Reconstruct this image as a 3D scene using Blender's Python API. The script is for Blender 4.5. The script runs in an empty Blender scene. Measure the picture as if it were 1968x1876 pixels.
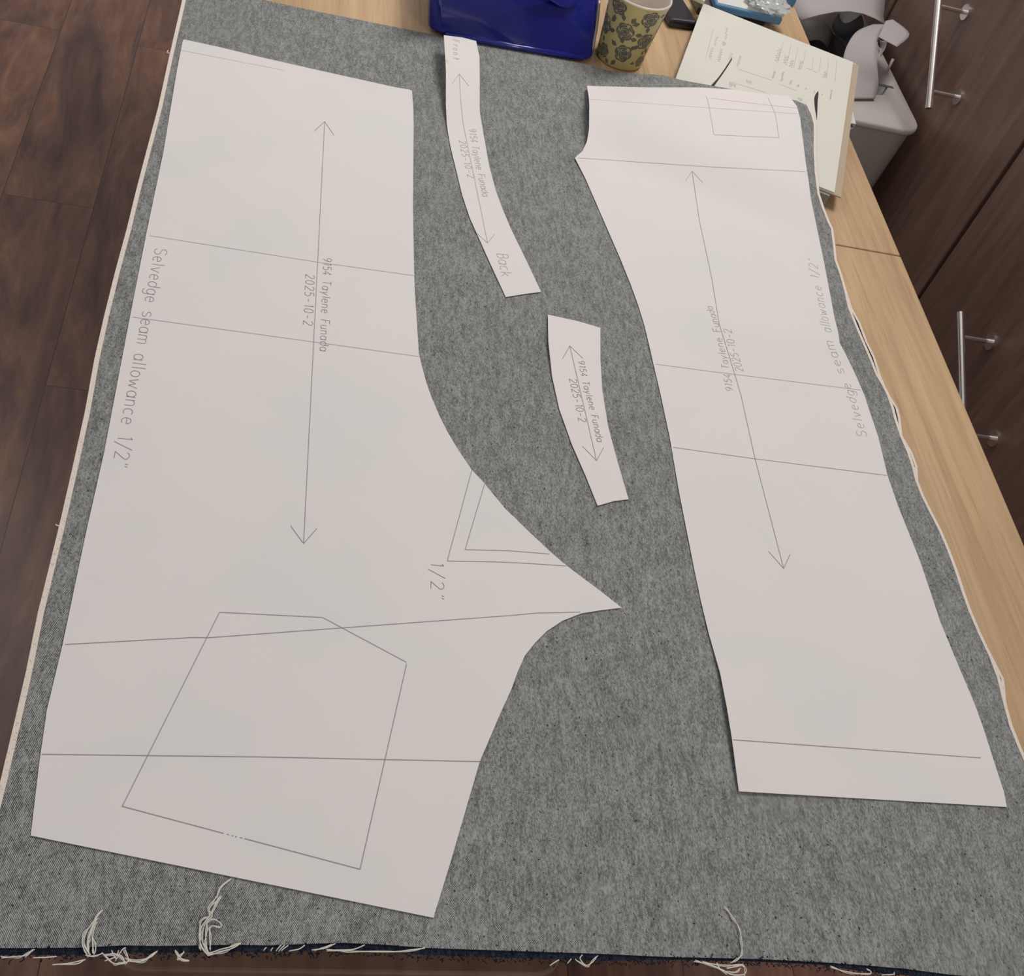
import bpy, bmesh, math, random
from mathutils import Vector, Matrix, noise
from mathutils.geometry import delaunay_2d_cdt
random.seed(7)
S = bpy.context.scene
C = S.collection

# ------------------------------------------------------------------ camera
TZ = 0.75                       # table top height
CZ = TZ + 0.78                  # camera height
F = 2204.8224
AX = Vector((0.96650436, 0.11137453, 0.2312251))      # world X in camera axes (right, down, forward)
AY = Vector((-0.0618049, -0.77341962, 0.63087419))    # world Y
AZ = Vector((0.24909734, -0.6240335, -0.74062994))    # world Z
cam = bpy.data.cameras.new('camera')
cam.sensor_fit = 'HORIZONTAL'; cam.sensor_width = 36.0; cam.lens = F / 1968 * 36
cam.clip_start = 0.05; cam.clip_end = 50
co = bpy.data.objects.new('camera', cam); C.objects.link(co)
R = Matrix(((AX.x, -AX.y, -AX.z), (AY.x, -AY.y, -AY.z), (AZ.x, -AZ.y, -AZ.z)))
co.matrix_world = Matrix.Translation((0, 0, CZ)) @ R.to_4x4()
S.camera = co

# ------------------------------------------------------------------ light
S.view_settings.view_transform = 'Standard'
S.view_settings.look = 'None'
S.view_settings.gamma = 1
S.view_settings.use_curve_mapping = False
S.view_settings.exposure = -0.03
w = bpy.data.worlds.new('room_light'); S.world = w; w.use_nodes = True
bg = w.node_tree.nodes['Background']
bg.inputs['Color'].default_value = (1.0, 0.955, 0.94, 1); bg.inputs['Strength'].default_value = 0.365

def area(name, loc, target, sx, sy, power, col=(1, .955, .925)):
    l = bpy.data.lights.new(name, 'AREA'); l.shape = 'RECTANGLE'; l.size = sx; l.size_y = sy
    l.energy = power; l.color = col
    o = bpy.data.objects.new(name, l); C.objects.link(o); o.location = loc
    o.rotation_euler = (Vector(target) - Vector(loc)).to_track_quat('-Z', 'Y').to_euler()
    return o
area('ceiling_and_fill_light', (1.02, 2.05, 2.65), (0.6, 1.6, 0.75), 0.6, 1.2, 35)
area('ceiling_and_fill_light', (-0.9, 2.6, 2.65), (-0.3, 1.8, 0.75), 0.6, 1.2, 6)
area('ceiling_and_fill_light', (1.35, -1.35, 2.65), (0.7, 0.3, 0.2), 0.6, 1.2, 17)  # added fill, brightens the floor and stool below the table's front edge

# ------------------------------------------------------------------ projection helpers
def ray(px, py):
    v = Vector((px - 984, py - 938, F))
    return Vector((AX.dot(v), AY.dot(v), AZ.dot(v)))
def at(px, py, z):
    r = ray(px, py); return Vector((0, 0, CZ)) + r * ((z - CZ) / r.z)
def on(px, py, h):
    z = TZ
    for _ in range(14):
        p = at(px, py, z); z = 0.5 * z + 0.5 * h(p.x, p.y)
    return at(px, py, z)

# ------------------------------------------------------------------ object helpers
def tag(o, label=None, cat=None, group=None, kind=None):
    if label: o['label'] = label
    if cat: o['category'] = cat
    if group: o['group'] = group
    if kind: o['kind'] = kind
    return o
def empty(name, loc):
    o = bpy.data.objects.new(name, None); o.empty_display_size = .05
    C.objects.link(o); o.location = loc; return o
def link(name, me, mats, parent=None, smooth=False):
    o = bpy.data.objects.new(name, me); C.objects.link(o)
    for m in (mats if isinstance(mats, (list, tuple)) else [mats]): me.materials.append(m)
    if parent:
        o.parent = parent
        loc = Vector((0, 0, 0)); q = parent
        while q: loc += Vector(q.location); q = q.parent
        for v in me.vertices: v.co -= loc
    if smooth:
        for p in me.polygons: p.use_smooth = True
    return o
def from_bm(name, bm, mats, parent=None, smooth=False):
    me = bpy.data.meshes.new(name); bmesh.ops.recalc_face_normals(bm, faces=bm.faces[:])
    bm.to_mesh(me); bm.free(); return link(name, me, mats, parent, smooth)
def bevel(o, wd, seg=3):
    m = o.modifiers.new('bevel', 'BEVEL'); m.width = wd; m.segments = seg; m.limit_method = 'ANGLE'
    return o
def box(bm, lo, hi, mat=0):
    vs = [bm.verts.new((x, y, z)) for z in (lo[2], hi[2]) for y in (lo[1], hi[1]) for x in (lo[0], hi[0])]
    for f in ((0, 2, 3, 1), (4, 5, 7, 6), (0, 1, 5, 4), (2, 6, 7, 3), (0, 4, 6, 2), (1, 3, 7, 5)):
        bm.faces.new([vs[i] for i in f]).material_index = mat
def hexa(bm, b, t, mat=0):
    """solid between two loops of equal length"""
    n = len(b); B = [bm.verts.new(v) for v in b]; T = [bm.verts.new(v) for v in t]
    bm.faces.new(B[::-1]).material_index = mat; bm.faces.new(T).material_index = mat
    for i in range(n):
        j = (i + 1) % n; bm.faces.new((B[i], B[j], T[j], T[i])).material_index = mat
def tube(bm, pts, r, n=6, mat=0, taper=False):
    pts = [Vector(p) for p in pts]; rings = []
    for i, p in enumerate(pts):
        d = (pts[min(i + 1, len(pts) - 1)] - pts[max(i - 1, 0)]).normalized()
        u = d.cross(Vector((0, 0, 1)))
        if u.length < 1e-4: u = d.cross(Vector((0, 1, 0)))
        u.normalize(); v = d.cross(u)
        rr = r[i] if isinstance(r, (list, tuple)) else r
        rings.append([bm.verts.new(p + (u * math.cos(a) + v * math.sin(a)) * rr) for a in [2 * math.pi * k / n for k in range(n)]])
    for a, b in zip(rings, rings[1:]):
        for k in range(n):
            bm.faces.new((a[k], a[(k + 1) % n], b[(k + 1) % n], b[k])).material_index = mat
    bm.faces.new(rings[0][::-1]).material_index = mat; bm.faces.new(rings[-1]).material_index = mat
def smooth_path(pts, sub=6):
    pts = [Vector(p) for p in pts]; out = []
    for i in range(len(pts) - 1):
        p0 = pts[max(i - 1, 0)]; p1 = pts[i]; p2 = pts[i + 1]; p3 = pts[min(i + 2, len(pts) - 1)]
        for k in range(sub):
            t = k / sub
            out.append(0.5 * ((2 * p1) + (p2 - p0) * t + (2 * p0 - 5 * p1 + 4 * p2 - p3) * t * t + (3 * p1 - p0 - 3 * p2 + p3) * t ** 3))
    out.append(pts[-1]); return out
def sheet(outline, h, step, name, mats, parent=None, thick=0.0003, extra=None):
    """flat sheet with the outline (world xy), draped on height h"""
    xs = [p[0] for p in outline]; ys = [p[1] for p in outline]
    vin = []
    n0 = len(outline)
    for i in range(n0):
        a = Vector(outline[i][:2]); b = Vector(outline[(i + 1) % n0][:2]); L = (b - a).length
        k = max(1, int(L / (step * 1.3)))
        for j in range(k): vin.append(a.lerp(b, j / k))
    nb = len(vin)
    def inside(x, y):
        c = False
        for i in range(n0):
            x1, y1 = outline[i][0], outline[i][1]; x2, y2 = outline[(i + 1) % n0][0], outline[(i + 1) % n0][1]
            if (y1 > y) != (y2 > y) and x < (x2 - x1) * (y - y1) / (y2 - y1) + x1: c = not c
        return c
    y = min(ys) + step * .5; row = 0
    while y < max(ys):
        x = min(xs) + step * (.5 if row % 2 else .1)
        while x < max(xs):
            if inside(x, y): vin.append(Vector((x, y)))
            x += step
        y += step * .87; row += 1
    vo, eo, fo, *_ = delaunay_2d_cdt(vin, [(i, (i + 1) % nb) for i in range(nb)], [], 1, 1e-6)
    bm = bmesh.new(); V = [bm.verts.new((v.x, v.y, h(v.x, v.y))) for v in vo]
    for f in fo:
        try: bm.faces.new([V[i] for i in f])
        except ValueError: pass
    for f in bm.faces:
        f.normal_update()
        if f.normal.z < 0: f.normal_flip()
        f.smooth = True
    # give it its real thickness
    top = list(bm.faces); bedges = [e for e in bm.edges if len(e.link_faces) == 1]
    for e in bedges: e.smooth = False
    low = {v: bm.verts.new(v.co - Vector((0, 0, thick))) for v in list(bm.verts) if v.link_faces}
    for f in top: bm.faces.new([low[v] for v in reversed(f.verts)])
    for e in bedges:
        a, b = e.verts; bm.faces.new((b, a, low[a], low[b]))
    if extra: extra(bm)
    me = bpy.data.meshes.new(name); bm.to_mesh(me); bm.free()
    return link(name, me, mats, parent)

# ------------------------------------------------------------------ materials
def mat(name, col, rough=.6, metal=0, spec=.5):
    m = bpy.data.materials.new(name); m.use_nodes = True
    b = m.node_tree.nodes['Principled BSDF']
    b.inputs['Base Color'].default_value = (*col, 1); b.inputs['Roughness'].default_value = rough
    b.inputs['Metallic'].default_value = metal; b.inputs['Specular IOR Level'].default_value = spec
    return m
class NT:
    def __init__(s, m): s.t = m.node_tree; s.b = s.t.nodes['Principled BSDF']
    def n(s, typ, **k):
        x = s.t.nodes.new(typ)
        for a, v in k.items():
            if a.startswith('_'): setattr(x, a[1:], v)
        return x
    def l(s, a, b): s.t.links.new(a, b)
    def coords(s, scale=(1, 1, 1), rot=(0, 0, 0)):
        tc = s.n('ShaderNodeTexCoord'); mp = s.n('ShaderNodeMapping')
        mp.inputs['Scale'].default_value = scale; mp.inputs['Rotation'].default_value = rot
        s.l(tc.outputs['Object'], mp.inputs['Vector']); return mp.outputs['Vector']
    def noise(s, vec, scale, detail=3, rough=.5, dist=0):
        x = s.n('ShaderNodeTexNoise'); s.l(vec, x.inputs['Vector'])
        x.inputs['Scale'].default_value = scale; x.inputs['Detail'].default_value = detail
        x.inputs['Roughness'].default_value = rough; x.inputs['Distortion'].default_value = dist
        return x.outputs['Fac']
    def ramp(s, fac, stops, interp='LINEAR'):
        x = s.n('ShaderNodeValToRGB'); s.l(fac, x.inputs['Fac']); r = x.color_ramp; r.interpolation = interp
        while len(r.elements) < len(stops): r.elements.new(.5)
        for e, (p, c) in zip(r.elements, stops): e.position = p; e.color = (*c, 1) if len(c) == 3 else c
        return x.outputs['Color']
    def mix(s, a, b, fac, mode='MIX'):
        x = s.n('ShaderNodeMix'); x.data_type = 'RGBA'; x.blend_type = mode
        for so, v in ((x.inputs['Factor'], fac), (x.inputs['A'], a), (x.inputs['B'], b)):
            if hasattr(v, 'is_linked') or hasattr(v, 'links'): s.l(v, so)
            else: so.default_value = v if not isinstance(v, tuple) else (*v, 1)[:4]
        return x.outputs['Result']
    def math(s, op, a, b=0.5, c=None):
        x = s.n('ShaderNodeMath'); x.operation = op
        for i, v in enumerate((a, b) if c is None else (a, b, c)):
            if hasattr(v, 'links'): s.l(v, x.inputs[i])
            else: x.inputs[i].default_value = v
        return x.outputs[0]
    def col(s, c): s.l(c, s.b.inputs['Base Color'])
    def bump(s, h, strength, dist):
        x = s.n('ShaderNodeBump'); x.inputs['Strength'].default_value = strength; x.inputs['Distance'].default_value = dist
        s.l(h, x.inputs['Height']); s.l(x.outputs['Normal'], s.b.inputs['Normal'])

def g(v): return (v, v, v)
# paper
M_paper = mat('pattern_paper', (.70, .67, .655), .75, spec=.2)
t = NT(M_paper); t.col(t.mix((.72, .68, .665), (.68, .67, .655), t.ramp(t.noise(t.coords(), 9, 2), [(.35, g(0)), (.65, g(1))])))
M_ink = mat('plotter_ink', (.27, .25, .255), .8)
M_pencil = mat('pencil_line', (.41, .39, .385), .8)
# denim, pale reverse side, twill weave
def denim(name, dark, light, k=1.0):
    m = mat(name, (.15, .15, .15), .95, spec=.1); t = NT(m)
    v = t.coords(rot=(0, 0, math.radians(54)))
    wv = t.n('ShaderNodeTexWave', _wave_type='BANDS', _bands_direction='Y'); t.l(v, wv.inputs['Vector'])
    wv.inputs['Scale'].default_value = 300; wv.inputs['Distortion'].default_value = 2.6
    wv.inputs['Detail'].default_value = 2; wv.inputs['Detail Scale'].default_value = .5
    v2 = t.coords(scale=(1, .45, 1)); sp = t.noise(v2, 900, 2, .6)
    sp2 = t.noise(t.coords(scale=(1, .28, 1)), 240, 3, .6)
    cl = t.noise(t.coords(), 26, 4, .6)
    a = t.math('MULTIPLY', wv.outputs['Fac'], .75)
    a = t.math('MULTIPLY_ADD', sp, 1.25, a)
    a = t.math('MULTIPLY_ADD', sp2, .7, a)
    a = t.math('MULTIPLY_ADD', cl, .3, a)
    c = t.ramp(t.math('MULTIPLY', a, .485), [(.50, dark), (.70, tuple((d + l) * .40 for d, l in zip(dark, light))), (.98, light)])
    fl = t.ramp(t.noise(t.coords(), 330, 1, .4), [(.25, g(.25)), (.285, g(1))])
    t.col(t.mix(c, fl, 1.0, 'MULTIPLY')); t.bump(a, .35, .0006); return m
M_denim = denim('denim_reverse', (.030, .033, .035), (.445, .46, .445))
M_navy = denim('denim_face', (.006, .009, .017), (.035, .045, .07))
M_selv = mat('selvedge_tape', (.70, .60, .54), .85, spec=.2)
t = NT(M_selv); t.col(t.mix((.72, .64, .575), (.55, .47, .42), t.ramp(t.noise(t.coords(), 700, 1), [(.60, g(0)), (.68, g(1))])))
M_thread = mat('loose_cotton', (.66, .64, .58), .85, spec=.2)
M_fuzz = mat('indigo_fuzz', (.014, .018, .032), .9, spec=.1)
# light oak table
M_oak = mat('oak_laminate', (.5, .36, .22), .42, spec=.4); t = NT(M_oak)
gr = t.noise(t.coords(scale=(1, .035, 1)), 75, 6, .65, .8); big = t.noise(t.coords(scale=(1, .25, 1)), 9, 3)
sp = t.noise(t.coords(scale=(1, .028, 1)), 330, 4, .65)
c = t.ramp(gr, [(.30, (.42, .268, .145)), (.5, (.50, .342, .195)), (.72, (.57, .405, .24))])
c = t.mix(c, t.ramp(big, [(.3, g(.86)), (.7, g(1.08))]), 1.0, 'MULTIPLY')
c = t.mix(c, t.ramp(sp, [(.30, (.74, .69, .63)), (.44, g(1)), (.60, g(1)), (.72, g(1.18))]), .8, 'MULTIPLY')
t.col(c)
M_oakedge = mat('oak_edge_band', (.42, .29, .17), .5)
# dark floor planks (run along Y)
M_floor = mat('floor_planks', (.1, .05, .03), .33, spec=.5); t = NT(M_floor)
tc = t.n('ShaderNodeTexCoord'); mp = t.n('ShaderNodeMapping'); mp.inputs['Rotation'].default_value = (0, 0, math.radians(90))
t.l(tc.outputs['Object'], mp.inputs['Vector'])
br = t.n('ShaderNodeTexBrick'); t.l(mp.outputs['Vector'], br.inputs['Vector']); br.offset = .555; mp.inputs['Location'].default_value = (.808, 0, 0)
for k_, v_ in (('Scale', 1.0), ('Mortar Size', .0007), ('Mortar Smooth', .3), ('Bias', 0), ('Brick Width', 1.088), ('Row Height', .1672)):
    br.inputs[k_].default_value = v_
br.inputs['Color1'].default_value = (.25, .25, .25, 1); br.inputs['Color2'].default_value = (.85, .85, .85, 1); br.inputs['Mortar'].default_value = (.0, .0, .0, 1)
vv = t.n('ShaderNodeVectorMath'); vv.operation = 'MULTIPLY_ADD'
t.l(br.outputs['Color'], vv.inputs[0]); vv.inputs[1].default_value = (7, 11, 0)
t.l(t.coords(scale=(1, .22, 1)), vv.inputs[2])
gr = t.noise(vv.outputs[0], 11, 6, .6, 1.6); fi = t.noise(vv.outputs[0], 60, 4, .6, .3)
c = t.ramp(gr, [(.30, (.070, .036, .032)), (.46, (.15, .070, .052)), (.58, (.20, .098, .066)), (.74, (.30, .145, .082))])
c = t.mix(c, t.ramp(fi, [(.3, g(.72)), (.7, g(1.2))]), .7, 'MULTIPLY')
c = t.mix(c, t.ramp(br.outputs['Color'], [(0, g(.92)), (1, g(1.12))]), 1, 'MULTIPLY')
c = t.mix(c, (.028, .016, .012), br.outputs['Fac']); t.col(c)
# dark brown cabinet laminate, grain vertical
M_cab = mat('walnut_laminate', (.1, .06, .045), .38, spec=.45); t = NT(M_cab)
gr = t.noise(t.coords(scale=(1, 1, .09)), 55, 5, .6, .4); big = t.noise(t.coords(scale=(1, 1, .25)), 6, 3)
c = t.ramp(gr, [(.3, (.15, .092, .070)), (.55, (.21, .132, .10)), (.75, (.26, .168, .125))])
t.col(t.mix(c, t.ramp(big, [(.3, g(.8)), (.7, g(1.15))]), 1.0, 'MULTIPLY'))
M_carc = mat('dark_carcass', (.045, .030, .024), .6)
M_dark = mat('matt_black', (.02, .016, .015), .8)  # flat black for plinths and paper slits
M_steel = mat('brushed_steel', (.86, .82, .79), .27, 1)
M_bin = mat('grey_bin_plastic', (.50, .465, .44), .45)
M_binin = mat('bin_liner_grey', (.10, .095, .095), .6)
M_scrap = mat('offcut_paper', (.44, .41, .415), .7, spec=.2)
M_blue = mat('navy_blue_plastic', (.012, .016, .19), .16, spec=.5)
NT(M_blue).b.inputs['Coat Weight'].default_value = .3
M_bluetrim = mat('dull_metal_trim', (.35, .30, .28), .35, .6)
M_mug = mat('mustard_glaze', (.50, .43, .18), .3)
t = NT(M_mug); t.col(t.mix((.46, .39, .145), (.54, .47, .22), t.noise(t.coords(), 18, 2)))
M_mugin = mat('cream_glaze', (.66, .60, .53), .25)
M_rose = mat('grey_rose_print', (.12, .11, .085), .45)
M_roseline = mat('pale_rose_outline', (.42, .38, .25), .45)
M_cream = mat('cream_card', (.63, .625, .565), .7, spec=.2)
M_board = mat('kraft_board', (.42, .34, .25), .75, spec=.2)
M_note = mat('faint_pen', (.42, .41, .36), .8)
M_greybox = mat('grey_green_box', (.24, .25, .22), .6)
M_black = mat('black_vinyl', (.022, .021, .026), .25)
M_sky = mat('sky_blue_card', (.11, .29, .50), .35)
M_white = mat('white_card', (.62, .62, .60), .5)
M_clear = mat('clear_plastic_film', (.75, .78, .78), .08, spec=.6)
NT(M_clear).b.inputs['Transmission Weight'].default_value = .55
M_seat = mat('dark_stained_wood', (.085, .050, .036), .35)
t = NT(M_seat); t.col(t.ramp(t.noise(t.coords(scale=(1, .12, 1)), 40, 4), [(.3, (.12, .072, .052)), (.7, (.19, .12, .088))]))
M_wall = mat('painted_wall', (.55, .52, .48), .8)

# ------------------------------------------------------------------ setting
bm = bmesh.new(); box(bm, (-3.0, -1.2, -.05), (2.4, 5.6, 0)); fl = from_bm('floor', bm, M_floor); tag(fl, kind='structure')
bm = bmesh.new(); box(bm, (1.76, -1.2, 0), (1.84, 5.6, 2.7)); wl = from_bm('wall_right', bm, M_wall); tag(wl, kind='structure')

# ------------------------------------------------------------------ table
TX0, TX1, TY0, TY1 = -.118, .789, .262, 2.30
SEAM = at(1669, 481, TZ).y
table = tag(empty('work_table', (0.33, 1.2, 0)), 'long light oak laminate work table holding the denim and paper patterns', 'table')
for y0, y1 in ((TY0, SEAM - .0012), (SEAM + .0012, TY1)):
    bm = bmesh.new(); box(bm, (TX0, y0, TZ - .025), (TX1, y1, TZ))
    bevel(from_bm('table_top', bm, M_oak, table), .0012, 2)
bm = bmesh.new(); box(bm, (TX0 + .04, TY0 + .20, TZ - .085), (TX1 - .04, TY1 - .04, TZ - .0252)); from_bm('apron', bm, M_oakedge, table)
for x in (TX0 + .05, TX1 - .10):
    for y in (TY0 + .42, TY1 - .11):
        bm = bmesh.new(); box(bm, (x, y, 0), (x + .05, y + .05, TZ - .085)); bevel(from_bm('leg', bm, M_oakedge, table), .002)

# ------------------------------------------------------------------ heights of the cloth
def sm(t): t = max(0, min(1, t)); return t * t * (3 - 2 * t)
PZ = TZ + .021                                    # top of the order pad
PA = at(1604, 371, PZ); PB = at(1640, 119, PZ); PC = at(1345, 25, PZ)
PU = (PB - PA).normalized(); PL = (PB - PA).length
PV = Vector((-PU.y, PU.x, 0)); PWID = abs((PC - PB).dot(PV))
def pad_xy(u, v, z): p = PA + PU * u + PV * v; return Vector((p.x, p.y, z))
def pad_d(x, y):
    d = Vector((x, y, 0)) - Vector((PA.x, PA.y, 0)); u = d.dot(PU); v = d.dot(PV)
    du = max(-u, u - PL, 0); dv = max(-v, v - PWID, 0); return math.hypot(du, dv)
def h_cloth(x, y):
    z = TZ + .0022 + .0215 * sm(1 - pad_d(x, y) / .105)
    e = sm((x - .60) / .08) * (1 - sm(1 - pad_d(x, y) / .12))      # slight ripples along the right selvedge
    z += e * .0022 * (1 + math.sin(y * 34 + .7))
    z += .0006 * (1 + noise.noise(Vector((x * 6, y * 6, 0))))
    return z
def h_low(x, y): return h_cloth(x, y) - .0011

# ------------------------------------------------------------------ denim
right_px = [(1553, 203), (1562, 222), (1567, 240), (1567, 290), (1569, 330), (1574, 372), (1583, 400), (1594, 428), (1600, 440), (1604, 470), (1607, 500), (1617, 528), (1626, 560), (1633, 592), (1645, 622),
            (1659, 655), (1673, 687), (1687, 722), (1698, 740), (1708, 760), (1717, 785), (1722, 805), (1733, 838), (1747, 870), (1756, 897), (1763, 925), (1775, 955), (1790, 985), (1808, 1020), (1825, 1060),
            (1840, 1100), (1853, 1140), (1866, 1176), (1884, 1218), (1905, 1262), (1921, 1305), (1932, 1350), (1944, 1395), (1960, 1435), (1972, 1462), (2000, 1540), (2050, 1670), (2138, 1893)]
bottom_px = [(2138, 1893), (2000, 1886), (1905, 1880), (1825, 1873), (1740, 1862), (1660, 1855), (1577, 1849), (1455, 1843), (1370, 1841), (1280, 1839), (1150, 1833), (975, 1827), (824, 1822), (730, 1815), (660, 1812),
             (590, 1814), (520, 1817), (450, 1816), (386, 1817), (300, 1818), (235, 1817), (158, 1821), (80, 1822), (0, 1822), (-60, 1826)]
left_px = [(-60, 1826), (-40, 1690), (-20, 1590), (3, 1500), (28, 1395), (52, 1290), (74, 1180), (95, 1095), (118, 1000), (143, 890), (165, 790), (183, 690), (201, 610), (222, 525), (245, 440), (262, 370), (281, 297), (305, 207), (326, 110), (348, 15), (357, -28)]
top_px = [(357, -28), (430, -16), (508, 0), (600, 20), (720, 44), (826, 65), (900, 80), (1000, 97), (1130, 124), (1235, 142), (1310, 154), (1371, 165), (1427, 175), (1485, 186), (1530, 193)]
W = lambda l, h=h_cloth: [on(x, y, h) for x, y in l]
cloth_out = W(right_px) + W(bottom_px)[1:] + W(left_px)[1:] + W(top_px)[1:]
denim_o = tag(empty('denim_fabric', (0.3, .9, TZ)), 'grey reverse side of folded selvedge denim spread over the oak table', 'fabric')
sheet(cloth_out, h_cloth, .012, 'upper_layer', M_denim, denim_o, .0008)
# lower layer: slightly wider at the front and in places on the right
low_bottom = [(x, y + (13 if x < 1250 else 5 if x < 1600 else 12)) for x, y in bottom_px]
def bulge(pxs, offs=((630, 40, 8), (700, 28, 8), (795, 22, 9), (885, 22, 8), (1305, 26, 7))):
    return [(x + sum(a * math.exp(-((y - c) / s) ** 2) for c, s, a in offs), y) for x, y in pxs]
low_right = bulge(right_px)
low_out = W(low_right, h_low) + W(low_bottom, h_low)[1:] + W(left_px, h_low)[1:] + W(top_px, h_low)[1:]
tag(sheet(low_out, h_low, .014, 'lower_layer', M_navy, denim_o, .0006), 'dark navy under layer showing along the front cut edge')
def ribbon(bm, path, width, side, h, dz, mat=0):
    """path of world points; strip of the given width towards side (+1 left of travel)"""
    prev = None
    for i, p in enumerate(path):
        d = path[min(i + 1, len(path) - 1)] - path[max(i - 1, 0)]; d.z = 0; d.normalize()
        nrm = Vector((-d.y, d.x, 0)) * side
        a = Vector((p.x, p.y, 0)) - nrm * .0006; b = Vector((p.x, p.y, 0)) + nrm * width
        a.z = h(a.x, a.y) + dz; b.z = h(b.x, b.y) + dz
        cur = [bm.verts.new(q) for q in (a, b, b - Vector((0, 0, .0009)), a - Vector((0, 0, .0009)))]
        if prev:
            for k in range(4): bm.faces.new((prev[k], prev[(k + 1) % 4], cur[(k + 1) % 4], cur[k])).material_index = mat
        prev = cur
def dense(l, h, step=9):
    out = []
    for (x0, y0), (x1, y1) in zip(l, l[1:]):
        k = max(1, int(math.hypot(x1 - x0, y1 - y0) / step))
        out += [on(x0 + (x1 - x0) * j / k, y0 + (y1 - y0) * j / k, h) for j in range(k)]
    return out + [on(*l[-1], h)]
bm = bmesh.new(); ribbon(bm, dense(left_px, h_cloth), .0036, -1, h_cloth, .0006)
tag(from_bm('selvedge', bm, M_selv, denim_o), 'pale woven selvedge')
bm = bmesh.new(); ribbon(bm, dense(right_px, h_cloth), .0027, -1, h_cloth, .0006)
tag(from_bm('selvedge', bm, M_selv, denim_o), 'pale woven selvedge')
bm = bmesh.new(); ribbon(bm, dense(low_right, h_low), .0024, -1, h_low, .0004)
tag(from_bm('selvedge', bm, M_selv, denim_o), 'pale selvedge of the under layer')
# stitches poking over the selvedge
for pts in ([(201, 630), (196, 628), (198, 624)], [(326, 103), (321, 101), (323, 97)], [(117, 1012), (110, 1010), (107, 1008)]):
    bm = bmesh.new(); tube(bm, [at(x, y, TZ + .003) for x, y in pts], .0006, 5)
    from_bm('thread_nub', bm, M_selv, denim_o)
# frayed indigo edge
bm = bmesh.new()
path = dense(low_bottom, h_low, 1.3)
for i, p in enumerate(path[1:-1]):
    if random.random() < .85:
        q = p + Vector((random.uniform(-.002, .002), random.uniform(-.0035, .004), random.uniform(-.001, .0012)))
        d = Vector((random.uniform(-.0025, .0025), random.uniform(-.0022, .0018), random.uniform(-.001, .001)))
        m_ = q + d * .5 + Vector((0, random.uniform(-.001, .001), .0008))
        tube(bm, [q, m_, q + d], .00035, 4)
path = dense(bottom_px, h_cloth, 3)
for p in path:
    q = p + Vector((random.uniform(-.001, .001), .0005, -.0003)); tube(bm, [q, q + Vector((random.uniform(-.0007, .0007), -random.uniform(.0006, .002), -.0006))], .0003, 4)
tag(from_bm('frayed_edge', bm, M_fuzz, denim_o), 'short frayed indigo yarns', kind='stuff')
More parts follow.
